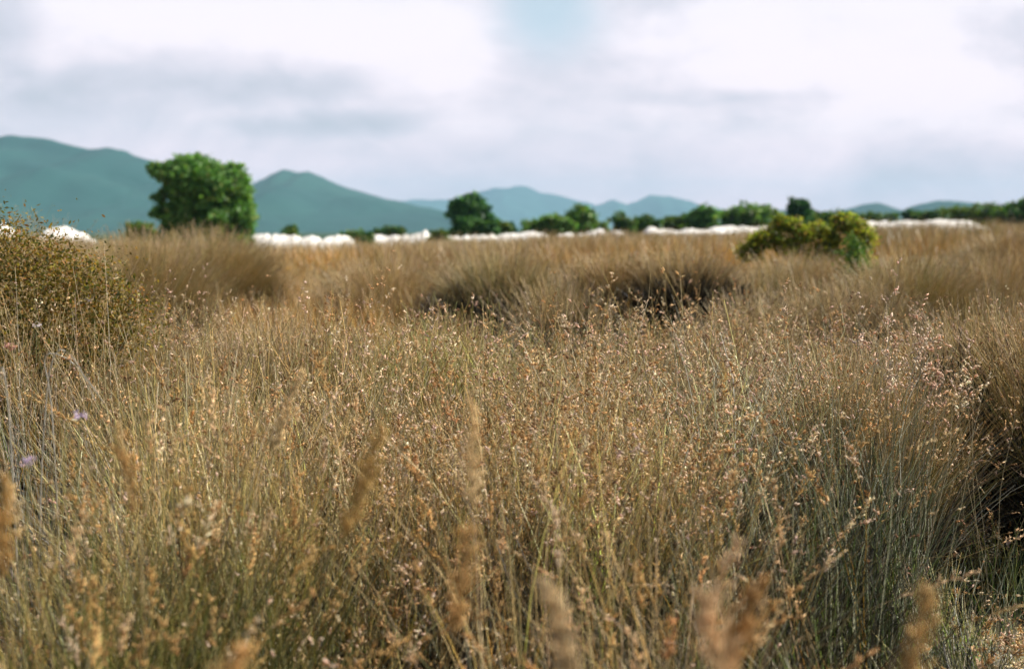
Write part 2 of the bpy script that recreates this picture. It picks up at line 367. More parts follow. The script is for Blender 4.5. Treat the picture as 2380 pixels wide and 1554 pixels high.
def dune(prof, D, depth, seed, taper=110):
    prof = np.array(prof, float)
    X = np.arange(prof[0, 0] - taper, prof[-1, 0] + taper + .1, 4)
    Yp = np.interp(X, prof[:, 0], prof[:, 1]) + (fbm(X, X * 0 + seed, .045, seed) - .5) * 13 + 1
    out = np.clip(np.maximum(prof[0, 0] - X, X - prof[-1, 0]), 0, None)
    Yp = Yp + (out / taper) ** .8 * 60 + (fbm(X, X * 0 + seed, .16, seed + 5, 2) - .5) * 7 + 2
    zt = EYE + (537 - Yp) * K * D
    x = (X - 1190) * K * D
    nd = 26; v = np.linspace(-1, 1, nd)[:, None]
    PX = np.repeat(x[None], nd, 0); PY = D + depth * v + (fbm(PX, v * 3, .25, seed) - .5) * 3
    G = ground_h(PX, PY) - .25
    top = np.maximum(zt[None], G)
    e = np.clip(np.minimum(np.arange(len(X)), np.arange(len(X))[::-1]) * 4.0 / taper, 0, 1)[None]; e = e * e * (3 - 2 * e)
    prof2 = np.clip(1 - np.abs(v), 0, 1) ** .8
    Z = G + (top - G) * prof2 * e + (fbm(PX, PY, .7, seed + 2) - .5) * .4 * np.clip(1 - abs(v), 0, 1) * e
    return grid_obj('sand_dune', np.stack([PX, PY, Z], -1), M_SAND)
dune([(530, 556), (560, 545), (600, 540), (640, 543), (700, 548), (780, 547), (810, 552), (830, 566)], 66, 5, 1)
dune([(850, 562), (870, 546), (900, 550), (950, 545), (990, 538), (1010, 552), (1040, 546), (1100, 541), (1180, 541), (1260, 535), (1285, 545), (1300, 538), (1340, 540), (1400, 529), (1412, 548)], 74, 6, 4)
dune([(1405, 550), (1420, 533), (1450, 535), (1460, 548), (1490, 545), (1510, 528), (1560, 527), (1600, 525), (1700, 523), (1760, 523), (1800, 532)], 80, 6, 7)
dune([(1980, 520), (2000, 510), (2050, 512), (2120, 507), (2180, 505), (2230, 508), (2260, 514), (2280, 526)], 88, 6, 9)
dune([(-120, 530), (-40, 512), (12, 520), (50, 560), (80, 562), (115, 538), (150, 520), (180, 532), (215, 556), (245, 575)], 30, 3.5, 12, 40)

# ------------------------------------------------------------------ plants
RUSH = [(.26, .25, .10, 2.4), (.44, .35, .17, 3), (.60, .45, .24, 2.6), (.44, .42, .35, 3), (.12, .16, .04, 2), (.26, .15, .08, 1.8), (.70, .60, .44, 1.2), (.58, .42, .32, 1.4), (.30, .31, .26, 2)]
GREEN = [(.11, .18, .03, 3), (.18, .25, .045, 3), (.32, .31, .08, 1.6), (.42, .34, .16, 1.2), (.07, .11, .03, 1.4)]
STRAW = [(.64, .46, .20, 3), (.52, .35, .13, 3), (.36, .25, .10, 2), (.60, .49, .32, 1.8), (.25, .24, .08, 1.2), (.62, .44, .32, 1.2)]
GREY = [(.50, .47, .41, 4), (.64, .57, .47, 2), (.38, .37, .31, 3), (.27, .30, .22, 2), (.56, .44, .36, 1.4)]
AMBER = [(.54, .28, .06, 3), (.42, .23, .05, 3), (.32, .17, .045, 2), (.24, .22, .05, 1.6), (.13, .08, .03, 1.4)]
SHADE_RUSH = [(.10, .12, .07, 3), (.18, .18, .13, 2), (.08, .07, .045, 2), (.36, .34, .28, 1.4), (.20, .11, .06, 1)]  # dark grey-green rush, toned down to carry shade in its colour
SHADE_DARK = [(.036, .030, .020, 3), (.055, .043, .026, 2), (.022, .021, .016, 2.6), (.14, .10, .06, .5)]  # near-black stalks: shade under and between plants put into colour
HEADC = [(.74, .52, .27, 3), (.84, .67, .46, 3), (.60, .35, .14, 2.2), (.84, .62, .48, 2), (.28, .15, .07, 1.4)]
PLUME = [(.66, .43, .17, 3), (.74, .55, .30, 2), (.52, .32, .11, 2)]

def wedge(n, y0, y1, power=1.0, marg=.5, sl=.40):
    u = rng.random(n); y = (y0 ** (1 + power) + u * (y1 ** (1 + power) - y0 ** (1 + power))) ** (1 / (1 + power))
    x = (rng.random(n) * 2 - 1) * (sl * y + marg)
    return x, y
def seen(x, y, z):
    """sketch position of a point (used to lay species out over the meadow, from where they grow)"""
    return 1190 + x / y / K, 537 + (EYE - z) / y / K

def height_field(x, y):
    b_ = x / y / K + 1190
    h = 1.06 + (fbm(x, y, .55, 31) - .5) * .34 + (fbm(x, y, 1.9, 37) - .5) * .16
    # crest of the near stand, then a hollow behind it on the right-hand side
    hollow = np.clip((y - 8.9) / 1.4, 0, 1) * np.clip((b_ - 1050) / 250, 0, 1)
    h = h - hollow * .40
    h = h - np.clip((b_ - 1500) / 500, 0, 1) * np.clip((4.6 - y) / 1.6, 0, 1) * .42
    hole = np.clip((.48 - fbm(x, y, 1.4, 203, 3)) * 9, 0, 1) * np.clip((8.0 - y) / 2.5, .25, 1)
    h = h * (1 - .66 * hole)
    h = h * (1 - .66 * np.clip((330 - b_) / 90, 0, 1) * np.clip((7.3 - y) / .5, 0, 1) * np.clip((y - 3.6) / .8, 0, 1))
    h = h * (1 - .62 * np.clip((b_ - 2060) / 90, 0, 1) * np.clip((6.8 - y) / .4, 0, 1))
    return h
def keep_density(x, y):
    b_ = x / y / K + 1190
    d = (.30 + .70 * (fbm(x, y, 1.3, 71) > .45)) * np.clip(.34 + (y - 2.6) * .16, .34, .85)
    low = np.clip((b_ - 1480) / 380, 0, 1) * np.clip((6.3 - y) / 1.2, 0, 1)
    foot = np.clip((300 - b_) / 60, 0, 1) * (y > 3.9) * (y < 7.2)
    return d * (1 - .87 * low) * (1 - .8 * foot)

bs, bh = Batch(), Batch()
def sow(n, y0, y1, pal, hmul, rad_, wav, nseg=5, sides=3, headp=.3, hper=6, hsp=.012, hsz=.007, hfr=.2, hpal=HEADC, lean_sd=.10, bend_sd=.16, drop=.10, where=None, shape='bead', power=1.0, tippal=STRAW, wind=(.05, .0), thin=True):
    # clumps first, then the stalks of each clump
    per = 42 if n > 3000 else 4
    m = int(n // per * 1.45)                      # the stand runs on past both sides of the view
    X0, Y0 = wedge(m, y0, y1, power, 1.1, .52)
    k = rng.random(m) < (keep_density(X0, Y0) if thin else 1)
    if where is not None: k &= rng.random(m) < where(X0, Y0)
    X0, Y0 = X0[k], Y0[k]; m = len(X0)
    if m == 0: return
    cnt = np.maximum(1, (per * rng.lognormal(-.12, .5, m)).astype(int)); who = np.repeat(np.arange(m), cnt); n = len(who)
    sp = np.sqrt(cnt / 42) * rng.uniform(.028, .075, m)
    off = rng.normal(size=(n, 2)) * sp[who][:, None]
    x, y = X0[who] + off[:, 0], Y0[who] + off[:, 1]
    ctone = rng.lognormal(-.09, .52, m)[who][:, None]; chgt = rng.uniform(.74, 1.06, m)[who]; chead = np.clip(rng.lognormal(-.3, .9, m), 0, 3)[who]
    clean = (rng.normal(size=(m, 2)) * .09)[who]
    gp = np.clip((fbm(X0, Y0, .75, 301, 3) - .50) * 5, 0, 1) ** 1; rp = np.clip((fbm(X0, Y0, .9, 331, 3) - .54) * 5, 0, 1) * .45
    hue = (np.stack([1 - .36 * gp + .10 * rp, 1 - .16 * gp - .12 * rp, 1 - .40 * gp - .30 * rp], 1) * np.clip(.12 + 1.6 * fbm(X0, Y0, 1.0, 351, 3), .40, 1.35)[:, None])[who] * np.array([.98, 1.0, .90])
    cx, cy = (vnoise(x, y, 2.1, 5) - .5) * .4 + off[:, 0] * 3.2, (vnoise(x, y, 2.1, 9) - .5) * .4 + off[:, 1] * 3.2
    base = np.stack([x, y, ground_h(x, y) - .01], 1)
    H = height_field(x, y) * hmul * chgt * rng.uniform(.72, 1.16, n)
    fan = np.stack([cx, cy], 1) * .55 + clean
    b_ = x / y / K + 1190
    lw = np.array(wind)[None] + np.stack([-.55 * np.clip((b_ - 1650) / 400, 0, 1) * np.clip((5.0 - y) / 1.5, 0, 1), 0 * y], 1)
    lean = fan + lw + rng.normal(size=(n, 2)) * lean_sd
    bend = rng.normal(size=(n, 2)) * bend_sd + lean * .3
    r_ = rad_ * rng.uniform(.7, 1.3, n) * np.clip(.75 + y * .07, .9, 2.0)
    P = stems(bs, base, H, lean, bend, r_, pick(pal, n) * ctone * hue, nseg, sides, wav, drop, pick(tippal, n) * (ctone * .5 + .5) * hue)
    hp = rng.random(n) < headp * (chead * np.clip((y - 1.5) / 3.5, .18, 1) if headp < .9 else 1)
    if hp.any():
        heads(bh, P[hp], hper, hsp, hsz, pick(hpal, hp.sum()), hfr, shape=shape)

band = lambda lo, hi, s=120: (lambda x, y: 1 / (1 + np.exp(-((x / y / K + 1190) - lo) / s)) * 1 / (1 + np.exp(((x / y / K + 1190) - hi) / s)))
patch = lambda sc, o, thr, sh=10: (lambda x, y: 1 / (1 + np.exp(-(fbm(x, y, sc, o) - thr) * sh * 4)))
# near stand: rushes
sow(30000, 1.7, 9.5, RUSH, 1.0, .0021, .026, nseg=6, headp=.22, hsz=.0075, where=lambda x, y: np.clip((y - 1.5) / 3, .3, 1))
sow(14000, 1.5, 9.5, GREEN, .88, .0022, .012, headp=.10, where=patch(.8, 3, .50))
sow(15000, 1.5, 10, STRAW, 1.02, .0022, .018, nseg=6, headp=.45, hper=9, hsp=.014, hsz=.008, where=patch(.6, 13, .47))
sow(34000, 3.0, 10, GREY, 1.0, .0018, .075, nseg=10, headp=.4, hper=5, bend_sd=.3, where=lambda x, y: band(1150, 1850)(x, y) * .8 + .25, wind=(-.10, -.05))
sow(5000, 1.5, 7, AMBER, .95, .0022, .012, headp=.2, where=patch(.9, 23, .5))
sow(5000, 4.0, 6.4, GREY + GREEN + SHADE_RUSH[:1], 1.0, .0018, .03, nseg=5, headp=.15, thin=False, where=lambda x, y: band(2120, 2700, 25)(x, y))
sow(3500, 1.6, 5, GREEN + SHADE_RUSH, .92, .0026, .014, nseg=6, headp=.1)
sow(7000, 2.2, 6.2, SHADE_RUSH + GREEN[:2] + GREY[2:3], 1.05, .0019, .03, nseg=7, headp=.15, thin=False, tippal=SHADE_RUSH + GREY[:1], where=lambda x, y: band(1650, 2150, 50)(x, y))  # rush coloured dark to stand for the shade at lower right
sow(9000, 2.0, 6.2, SHADE_DARK, .8, .0026, .03, nseg=4, headp=0, lean_sd=.2, bend_sd=.35, tippal=SHADE_DARK, thin=False, where=lambda x, y: band(1600, 2140, 40)(x, y))  # near-black stalks painting shade in among the right-hand rushes
sow(7000, 4.2, 8.8, GREEN + AMBER[:2], 1.02, .0021, .02, nseg=6, headp=.3, hsz=.008, where=lambda x, y: band(640, 1080, 60)(x, y))
sow(6000, 1.6, 6, AMBER[:3] + STRAW + GREEN[:3] + GREY[:2], 1.0, .0024, .016, nseg=6, headp=.2, where=lambda x, y: .25 + .75 * band(-200, 1100)(x, y))
sow(1500, 1.8, 5.4, AMBER + STRAW, 1.04, .0019, .02, nseg=8, headp=1, hper=80, hsp=.0050, hsz=.0055, hfr=.13, hpal=HEADC[:3] + PLUME, shape='plume', bend_sd=.22, drop=.12, thin=False, where=lambda x, y: .25 + .75 * band(-300, 1250)(x, y))
# near-black stalks between the others: shade of the gaps put into colour
sow(44000, 1.6, 10, SHADE_DARK, .78, .0026, .03, nseg=4, headp=0, lean_sd=.2, bend_sd=.35, tippal=SHADE_DARK)
# curled straws and broken stalks lying through the stand
sow(5000, 1.8, 9, GREY + STRAW, .9, .0018, .06, nseg=10, headp=.2, lean_sd=.35, bend_sd=.5, drop=.25)
# seeding stalks standing a little proud
sow(17000, 3.6, 9.5, STRAW + HEADC[:2], 1.12, .0017, .06, nseg=10, headp=1, hper=26, hsp=.012, hsz=.0090, hfr=.28, bend_sd=.25, where=lambda x, y: .3 + .7 * band(1050, 2300)(x, y))
sow(620, 1.6, 4.2, AMBER, 1.0, .0018, .02, nseg=8, headp=1, hper=90, hsp=.007, hsz=.0045, hfr=.15, hpal=PLUME, shape='plume', bend_sd=.25, drop=.15)
o = bs.build('rush_grass', M_STEM); o['kind'] = 'stuff'; o['label'] = 'dense stand of thin olive and straw rush stalks covering the near meadow'; o['category'] = 'grass'
o = bh.build('rush_seed', M_HEAD); o['kind'] = 'stuff'; o['label'] = 'tan and pinkish seed beads scattered over the tops of the near rush stand'; o['category'] = 'seed heads'

# far meadow: broader, coarser stalks
bf = Batch()
HOLLOWS = ((1590, 14.6, 120), (1310, 13.0, 90), (1385, 15.5, 60), (1905, 12.5, 110), (1740, 12.6, 90), (2010, 13.4, 90), (1160, 18, 80), (1890, 18.2, 130))
def far_sow(n, y0, y1, hlo, hhi, rad_, pal, power, thr=.0, o_=0):
    x, y = wedge(int(n * 1.35), y0, y1, power, 4.0, .50)
    m = fbm(x, y, .22, 41)
    mound = np.clip((m - .42) * 4, 0, 1)
    k = rng.random(len(x)) < (.18 + .82 * mound)
    b_ = x / y / K + 1190
    # the hollow behind the near stand stays thin on the right so the flanks of the tussocks show
    k &= ~((y < 15) & (b_ > 1120) & (rng.random(len(x)) < .8))
    for X_, D_, w_ in HOLLOWS:
        k &= ~((np.abs(b_ - X_) < w_) & (y < D_) & (y > D_ - 3.6))
    x, y, mound, b_ = x[k], y[k], mound[k], b_[k]; n = len(x)
    base = np.stack([x, y, ground_h(x, y) - .02], 1)
    H = (hlo + (hhi - hlo) * mound) * rng.uniform(.7, 1.1, n) * (1 + np.clip((y - 20) / 20, 0, 1) * .75)
    zmax = EYE - (np.interp(b_, [300, 600, 1000, 1300, 1700, 2000, 2300], [564, 568, 560, 548, 541, 528, 520]) + rng.uniform(-6, 9, n) - 537) * K * y + .12 * (fbm(x, y, .35, 88) - .5)           # the sward stays under the dune line
    H = np.clip(H, .2, np.maximum(zmax - base[:, 2], .2))
    lean = rng.normal(size=(n, 2)) * .16 + np.array([.03, 0]); bend = rng.normal(size=(n, 2)) * .2
    tone = fbm(x, y, .12, 51)[:, None]
    tone2 = fbm(x, y, .45, 57)[:, None]
    c = pick(pal, n) * np.array([1.04, .97, .80]) * np.clip(-.50 + 1.7 * tone + 1.5 * tone2, .30, 1.5) * (np.array([1.02, .86, .62]) * tone2 * 2 * .5 + np.array([.98, .98, .76]) * (1 - tone2 * 2 * .5))
    stems(bf, base, H, lean, bend, rad_ * (y / y0) ** .6 * rng.uniform(.7, 1.3, n), c, 3, 2, .0, .1, pick(STRAW, n) * .95)
far_sow(60000, 9.0, 26, .24, .88, .0034, STRAW + AMBER, 1.0)
far_sow(60000, 24, 64, .40, .98, .009, STRAW + AMBER, 1.0)
far_sow(20000, 60, 120, .50, .9, .022, STRAW + GREEN, .6)
# ragged tufts standing against the dunes
m = 520; X0, Y0 = rng.uniform(-500, 2900, m), rng.uniform(50, 63, m)
left = rng.random(m) < .34; X0 = np.where(left, rng.uniform(-60, 330, m), X0); Y0 = np.where(left, rng.uniform(20, 26.5, m), Y0)
who = np.repeat(np.arange(m), 38); n = len(who)
x = (X0[who] - 1190) * K * Y0[who] + rng.normal(size=n) * rng.uniform(.15, .6, m)[who]; y = Y0[who] + rng.normal(size=n) * .3
g = ground_h(x, y); b_ = x / y / K + 1190
zt = EYE - (np.interp(b_, [-100, 250, 300, 600, 1000, 1300, 1700, 2000, 2300], [548, 568, 566, 570, 563, 552, 545, 531, 522]) - rng.uniform(2, 30, m)[who] * rng.uniform(.4, 1, n) - 537) * K * y
H = np.clip(zt - g, .2, 2.6)
stems(bf, np.stack([x, y, g - .02], 1), H, rng.normal(size=(n, 2)) * .10, rng.normal(size=(n, 2)) * .15, .010 * rng.uniform(.7, 1.4, n) * np.where(y < 30, .55, 1), pick(STRAW + AMBER + GREEN[:2], n) * rng.uniform(.55, 1.0, m)[who][:, None], 3, 2, .0, .1, pick(STRAW, n) * .8)
o = bf.build('meadow_grass', M_STEM); o['kind'] = 'stuff'; o['label'] = 'blurred brown and golden meadow grass reaching back to the white dunes'; o['category'] = 'grass'

def thing(name, label, cat, loc, group=None):
    o = bpy.data.objects.new(name, None); S.collection.objects.link(o); o.location = loc; o.empty_display_size = .1
    o['label'] = label; o['category'] = cat
    if group: o['group'] = group
    return o
def put(x, y): return (float(x), float(y), float(ground_h(x, y)))

def tussock(label, X, D, H, rad_, n, pal, thick, group, spread=.75, headp=.35, tippal=STRAW, nseg=6, lean=(0, 0), hsz=.008, flop=.35, sides=3, basemul=.35, name='rush_tussock', ell=1.0, hper=7, hfrac=.2, thatch=.68, openf=0.0, top=None):
    x0 = (X - 1190) * K * D
    loc = put(x0, D); r = thing(name, label, 'tussock', loc, group)
    if top is not None: H = max(.4, (at(X, top, D).z - loc[2]) / .93)
    b1, b2 = Batch(), Batch()
    q = np.sqrt(rng.random(n)); a = rng.random(n) * 6.283
    ux, uy = np.cos(a) * q, np.sin(a) * q
    bx, by = ux * rad_ * basemul * ell, uy * rad_ * basemul
    base = np.stack([bx, by, 0 * bx - .02], 1)
    cutf = (uy < -.05 + .25 * (openf > .9)) & (rng.random(n) < openf)
    ux, uy, q, base = ux[~cutf], uy[~cutf], q[~cutf], base[~cutf]; n = len(ux)
    ln = H * (1.02 - .22 * q ** 2) * rng.uniform(.66, 1.08, n)
    reach = rad_ * (1 - basemul) / H
    le = np.stack([ux * ell, uy], 1) * reach * .55 + np.array(lean) + rng.normal(size=(n, 2)) * .11
    be = np.stack([ux * ell, uy], 1) * reach * spread * .8 + rng.normal(size=(n, 2)) * .17
    P = stems(b1, base, ln, le, be, thick * rng.uniform(.7, 1.3, n), pick(pal, n), nseg, sides, .01, flop * .4, pick(tippal, n))
    hp = rng.random(n) < headp
    b1.build('stems', M_STEM, r)
    if thatch > 0:  # near-black filler stems: shade of the hollow put into their colour
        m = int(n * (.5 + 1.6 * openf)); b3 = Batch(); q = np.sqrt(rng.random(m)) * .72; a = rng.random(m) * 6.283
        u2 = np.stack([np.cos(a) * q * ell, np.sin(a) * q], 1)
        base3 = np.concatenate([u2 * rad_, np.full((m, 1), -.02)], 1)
        stems(b3, base3, H * thatch * (1 - .45 * q ** 2) * rng.uniform(.5, 1, m), u2 * .2 + rng.normal(size=(m, 2)) * .2, u2 * .3 + rng.normal(size=(m, 2)) * .2, thick * (1.3 + openf) * rng.uniform(.7, 1.3, m), pick(SHADE_DARK, m) * (1 - .15 * openf), 4, 2, .02, .15)
        b3.build('shade_stems', M_STEM, r)
    if hp.sum() > 3:
        heads(b2, P[hp], hper, hsz * 1.6, hsz, pick(HEADC, hp.sum()), hfrac); b2.build('seed_heads', M_HEAD, r)
    return r
G1 = 'rush tussocks in the hollow behind the near stand'
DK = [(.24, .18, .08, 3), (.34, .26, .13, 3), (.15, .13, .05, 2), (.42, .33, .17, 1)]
BR = [(.42, .28, .14, 3), (.34, .24, .12, 2), (.50, .37, .20, 2), (.26, .22, .08, 1)]
T = tussock
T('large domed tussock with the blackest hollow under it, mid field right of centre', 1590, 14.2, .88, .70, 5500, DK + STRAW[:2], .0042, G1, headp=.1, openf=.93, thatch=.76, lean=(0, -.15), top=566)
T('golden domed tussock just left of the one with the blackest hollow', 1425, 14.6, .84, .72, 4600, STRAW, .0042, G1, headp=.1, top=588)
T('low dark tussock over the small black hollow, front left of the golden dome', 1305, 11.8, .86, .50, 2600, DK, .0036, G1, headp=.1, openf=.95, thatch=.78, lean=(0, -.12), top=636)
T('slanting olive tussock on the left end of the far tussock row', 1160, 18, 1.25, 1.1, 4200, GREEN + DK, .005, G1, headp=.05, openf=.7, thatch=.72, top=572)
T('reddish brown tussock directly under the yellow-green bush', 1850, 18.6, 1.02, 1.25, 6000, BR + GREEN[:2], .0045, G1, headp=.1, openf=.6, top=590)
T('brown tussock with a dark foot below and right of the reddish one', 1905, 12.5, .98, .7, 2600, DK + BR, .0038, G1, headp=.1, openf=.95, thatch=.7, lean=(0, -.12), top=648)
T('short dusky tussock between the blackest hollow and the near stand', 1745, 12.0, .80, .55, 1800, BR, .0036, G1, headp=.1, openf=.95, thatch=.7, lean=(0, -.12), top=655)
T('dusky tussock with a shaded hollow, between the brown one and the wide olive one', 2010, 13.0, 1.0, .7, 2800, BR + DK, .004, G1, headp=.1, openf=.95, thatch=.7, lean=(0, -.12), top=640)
T('wide olive brown tussock right of the bush at the edge of the hollow', 2110, 15, 1.2, 1.0, 4000, GREEN + BR, .0045, G1, headp=.1, top=592)
T('small olive tussock near the right edge behind the tall seed stalks', 2290, 17, 1.2, 1.0, 3200, RUSH, .0045, G1, headp=.1, top=588)
T('pale brown far tussock on the right just below the last white dune', 2330, 34, 1.25, 1.5, 2600, BR, .009, G1, headp=.0, top=540)
T('yellow-brown mound of grass at the foot of the large tree', 480, 22, 1.62, 1.5, 6500, STRAW + GREEN, .0052, G1, headp=.0, top=540)
T('olive mound of grass left of the one at the foot of the large tree', 330, 17, 1.50, 1.0, 4600, GREEN + STRAW, .0045, G1, headp=.05, top=548)
T('flat tan tussock in mid field below the second stretch of white dune', 900, 20, 1.15, 1.4, 3800, STRAW, .005, G1, headp=.05, top=588)
T('grey-green tussock of the near crest right of the left bush', 660, 7.6, 1.18, .6, 2600, RUSH, .0022, G1, headp=.5)
T('russet tussock below the right end of the yellow-green bush', 1965, 18.2, 1.0, .9, 3600, BR, .0045, G1, headp=.1, top=604)
T('thin wiry stalks growing up through the left bush', 130, 5.9, 1.2, .50, 360, AMBER + GREY + GREEN[:1], .0020, 'tall tussocks framing the view', spread=1.0, headp=.5, thatch=0, top=640, basemul=.8)
# left: tall rusty bushy tussock, right: tall amber reeds with black shade under them
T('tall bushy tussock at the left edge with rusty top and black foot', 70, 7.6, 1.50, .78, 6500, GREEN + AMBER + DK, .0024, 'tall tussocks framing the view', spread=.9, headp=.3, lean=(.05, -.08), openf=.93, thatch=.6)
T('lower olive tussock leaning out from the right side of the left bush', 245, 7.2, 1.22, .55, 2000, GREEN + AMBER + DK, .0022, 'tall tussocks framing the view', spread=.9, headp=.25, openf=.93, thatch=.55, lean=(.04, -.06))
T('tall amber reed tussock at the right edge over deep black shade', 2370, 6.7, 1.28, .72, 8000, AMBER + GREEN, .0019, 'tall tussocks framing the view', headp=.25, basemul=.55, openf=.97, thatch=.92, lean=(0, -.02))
T('dense amber reed tussock added mostly past the right edge to cast shade', 2590, 6.2, 1.30, .60, 6000, AMBER + GREEN, .0020, 'tall tussocks framing the view', headp=.25, basemul=.55, openf=.5, thatch=.75)  # added mostly out of view to shade the reeds at the right edge
T('rusty feathery tussock in front of the leftmost white dune', 50, 12.5, 1.72, .55, 1500, AMBER + BR, .0034, 'tall tussocks framing the view', headp=.6)
T('slender green reed tussock just left of the amber reeds at the right edge', 2030, 5.9, 1.10, .40, 3000, GREEN + RUSH, .0018, 'tall tussocks framing the view', headp=.4, basemul=.6)

# ------------------------------------------------------------------ trees and shrubs
def tube(bt, pts, radii, col, sides=8):
    pts = [Vector(p_) for p_ in pts]; V = []
    for i, p_ in enumerate(pts):
        d = (pts[min(i + 1, len(pts) - 1)] - pts[max(i - 1, 0)]).normalized()
        a = d.orthogonal().normalized(); b_ = d.cross(a)
        for k in range(sides):
            an = 2 * math.pi * k / sides
            V.append(p_ + (a * math.cos(an) + b_ * math.sin(an)) * radii[i])
    idx = np.arange(len(pts) * sides).reshape(-1, sides); j = np.roll(idx, -1, 1)
    F = np.stack([idx[:-1], j[:-1], j[1:], idx[1:]], -1).reshape(-1, 4)
    bt.add(np.array([list(v) for v in V]), F, np.array(col))
def leaves(bt, c, nrm, size, col):
    n = len(c)
    a = np.cross(nrm, rng.normal(size=(n, 3))); a /= np.linalg.norm(a, axis=1, keepdims=True) + 1e-9
    b_ = np.cross(nrm, a); b_ /= np.linalg.norm(b_, axis=1, keepdims=True) + 1e-9
    s_ = size[:, None]
    V = np.stack([c - a * s_, c + b_ * s_ * .42 + nrm * s_ * .12, c + a * s_, c - b_ * s_ * .42 + nrm * s_ * .12], 1)
    F = np.arange(n * 4).reshape(n, 4)
    bt.add(V.reshape(-1, 3), F, np.repeat(col, 4, 0))
def tree(name, label, cat, D, lobes, nleaf, lsize, pal, X0, trunk_top=None, group=None, tr=.10, clump=.16, z_off=None, fill=.72, skirt=True):
    """lobes in sketch units: (X, Y, rx, ry) at depth D; crown of leaf clumps gathered on and in the lobes"""
    u = K * D
    x0 = (X0 - 1190) * u; loc = Vector(put(x0, D))
    r = thing(name, label, cat, loc, group)
    cb, tb = Batch(), Batch()
    gy = 537 + (EYE - loc.z) / u
    low = [l for l in lobes if l[1] + l[3] > 520 or cat == 'shrub'] if cat != 'bush' else [] if skirt else []
    lobes = list(lobes) + [(l[0] + random.uniform(-6, 6), l[1] + l[3] + (gy - l[1] - l[3]) * f, l[2] * .92, max(l[3] * .8, (gy - l[1]) * .3)) for l in low for f in (.15, .65) if gy - l[1] > l[3] * 1.1]
    vol = np.array([max(l[2] * l[3], 1) for l in lobes], float); cnt = (nleaf * vol / vol.sum()).astype(int)
    tk = Vector((0, 0, 0))
    zt = (at(X0, np.mean([l[1] for l in lobes]), D).z - loc.z) if trunk_top is None else (at(X0, trunk_top, D).z - loc.z)
    zt = max(zt, .25)
    def wob(a_): return Vector((random.uniform(-a_, a_), random.uniform(-a_, a_), random.uniform(-a_, a_)))
    R0 = tr * u * 100 * .5
    tube(tb, [(0, 0, -.2), wob(R0 * .4) + Vector((0, 0, zt * .35)), wob(R0 * .7) + Vector((0, 0, zt * .7)), (0, 0, zt)], [R0 * 1.3, R0, R0 * .8, R0 * .5], (.10, .075, .05))
    for (lx, ly, rx, ry), k in zip(lobes, cnt):
        c = at(lx, ly, D) - loc; ry_ = ry * u; rx_ = rx * u; rd = (rx_ + ry_) * .5
        c.y += random.uniform(-.5, .5) * rd
        s0 = Vector((0, 0, zt * random.uniform(.35, .8)))
        mid = s0.lerp(c, .55) + wob(.12 * rd)
        tube(tb, [s0, mid, c, c + Vector((random.uniform(-.3, .3) * rx_, 0, ry_ * .5))], [R0 * .55, R0 * .38, R0 * .22, R0 * .07], (.11, .085, .055), 6)
        nc = max(8, int(k / 16))
        d = rng.normal(size=(nc, 3)); d /= np.linalg.norm(d, axis=1, keepdims=True)
        lump = .78 + .5 * (vnoise(d[:, 0] * 2.2 + lx, d[:, 2] * 2.2 + ly, 1.0, 3) )
        rr_ = (fill + (1 - fill) * rng.random(nc)) * lump * np.where(rng.random(nc) < .25, rng.uniform(.3, 1, nc), 1)
        cc = np.array(c)[None] + d * rr_[:, None] * np.array([rx_, rd, ry_])[None] * .88
        # twigs to some clumps
        for j in range(0, nc, max(1, nc // 14)):
            tube(tb, [c, Vector(c).lerp(Vector(cc[j]), .5) + wob(.06 * rd), Vector(cc[j])], [R0 * .16, R0 * .1, R0 * .03], (.11, .085, .055), 4)
        who = np.repeat(np.arange(nc), 16)
        pts = cc[who] + rng.normal(size=(len(who), 3)) * clump * rd * np.array([1, 1, .7])
        pts[:, 2] = np.maximum(pts[:, 2], .03)
        nn = d[who] * .8 + rng.normal(size=(len(who), 3)) * .9 + np.array([0, 0, .35])
        nn /= np.linalg.norm(nn, axis=1, keepdims=True)
        tone = rng.uniform(.75, 1.25, nc)[who][:, None]
        leaves(cb, pts, nn, lsize * rng.uniform(.6, 1.3, len(who)), pick(pal, len(who), .2) * tone)
    tb.build('trunk', M_BARK, r); cb.build('crown', M_LEAF, r, smooth=False)
    return r
LG = [(.13, .28, .07, 3), (.18, .34, .08, 3), (.08, .19, .05, 2), (.27, .34, .10, 1.2)]
LD = [(.035, .11, .035, 3), (.055, .15, .04, 2), (.02, .07, .022, 2)]
LO = [(.13, .19, .04, 3), (.10, .18, .035, 3), (.20, .20, .06, 1)]
LY = [(.42, .42, .05, 3), (.52, .48, .07, 2), (.22, .27, .04, 2), (.36, .22, .07, 2.4), (.10, .14, .03, 2)]
GT = 'trees and bushes standing along the dunes'
tree('broadleaf_tree', 'largest bright green round tree with crown down to the grass', 'tree', 56,
     [(455, 410, 70, 46), (378, 462, 22, 24), (405, 440, 26, 26), (400, 400, 48, 30), (366, 392, 26, 16), (448, 455, 52, 50), (500, 430, 60, 55), (545, 405, 28, 36), (555, 460, 30, 55), (566, 505, 32, 42), (500, 495, 70, 48), (430, 500, 50, 42), (376, 492, 26, 20), (400, 520, 36, 22), (450, 385, 48, 28)],
     30000, .13, LG, 455, 470, GT, tr=.14)
tree('broadleaf_tree', 'mid-size dark green tree with a leaning top, centre of the horizon', 'tree', 82,
     [(1092, 474, 34, 26), (1075, 500, 32, 28), (1112, 490, 26, 30), (1125, 515, 32, 20), (1090, 520, 42, 20), (1060, 480, 16, 18)], 9000, .17, LD + LG[:1], 1090, 500, GT)
tree('small_tree', 'small very dark upright tree rising behind the yellow-green bush', 'tree', 92,
     [(1857, 478, 25, 20), (1853, 490, 24, 20), (1866, 486, 18, 18), (1858, 505, 14, 16)], 5000, .17, LD, 1857, 492, GT, tr=.12)
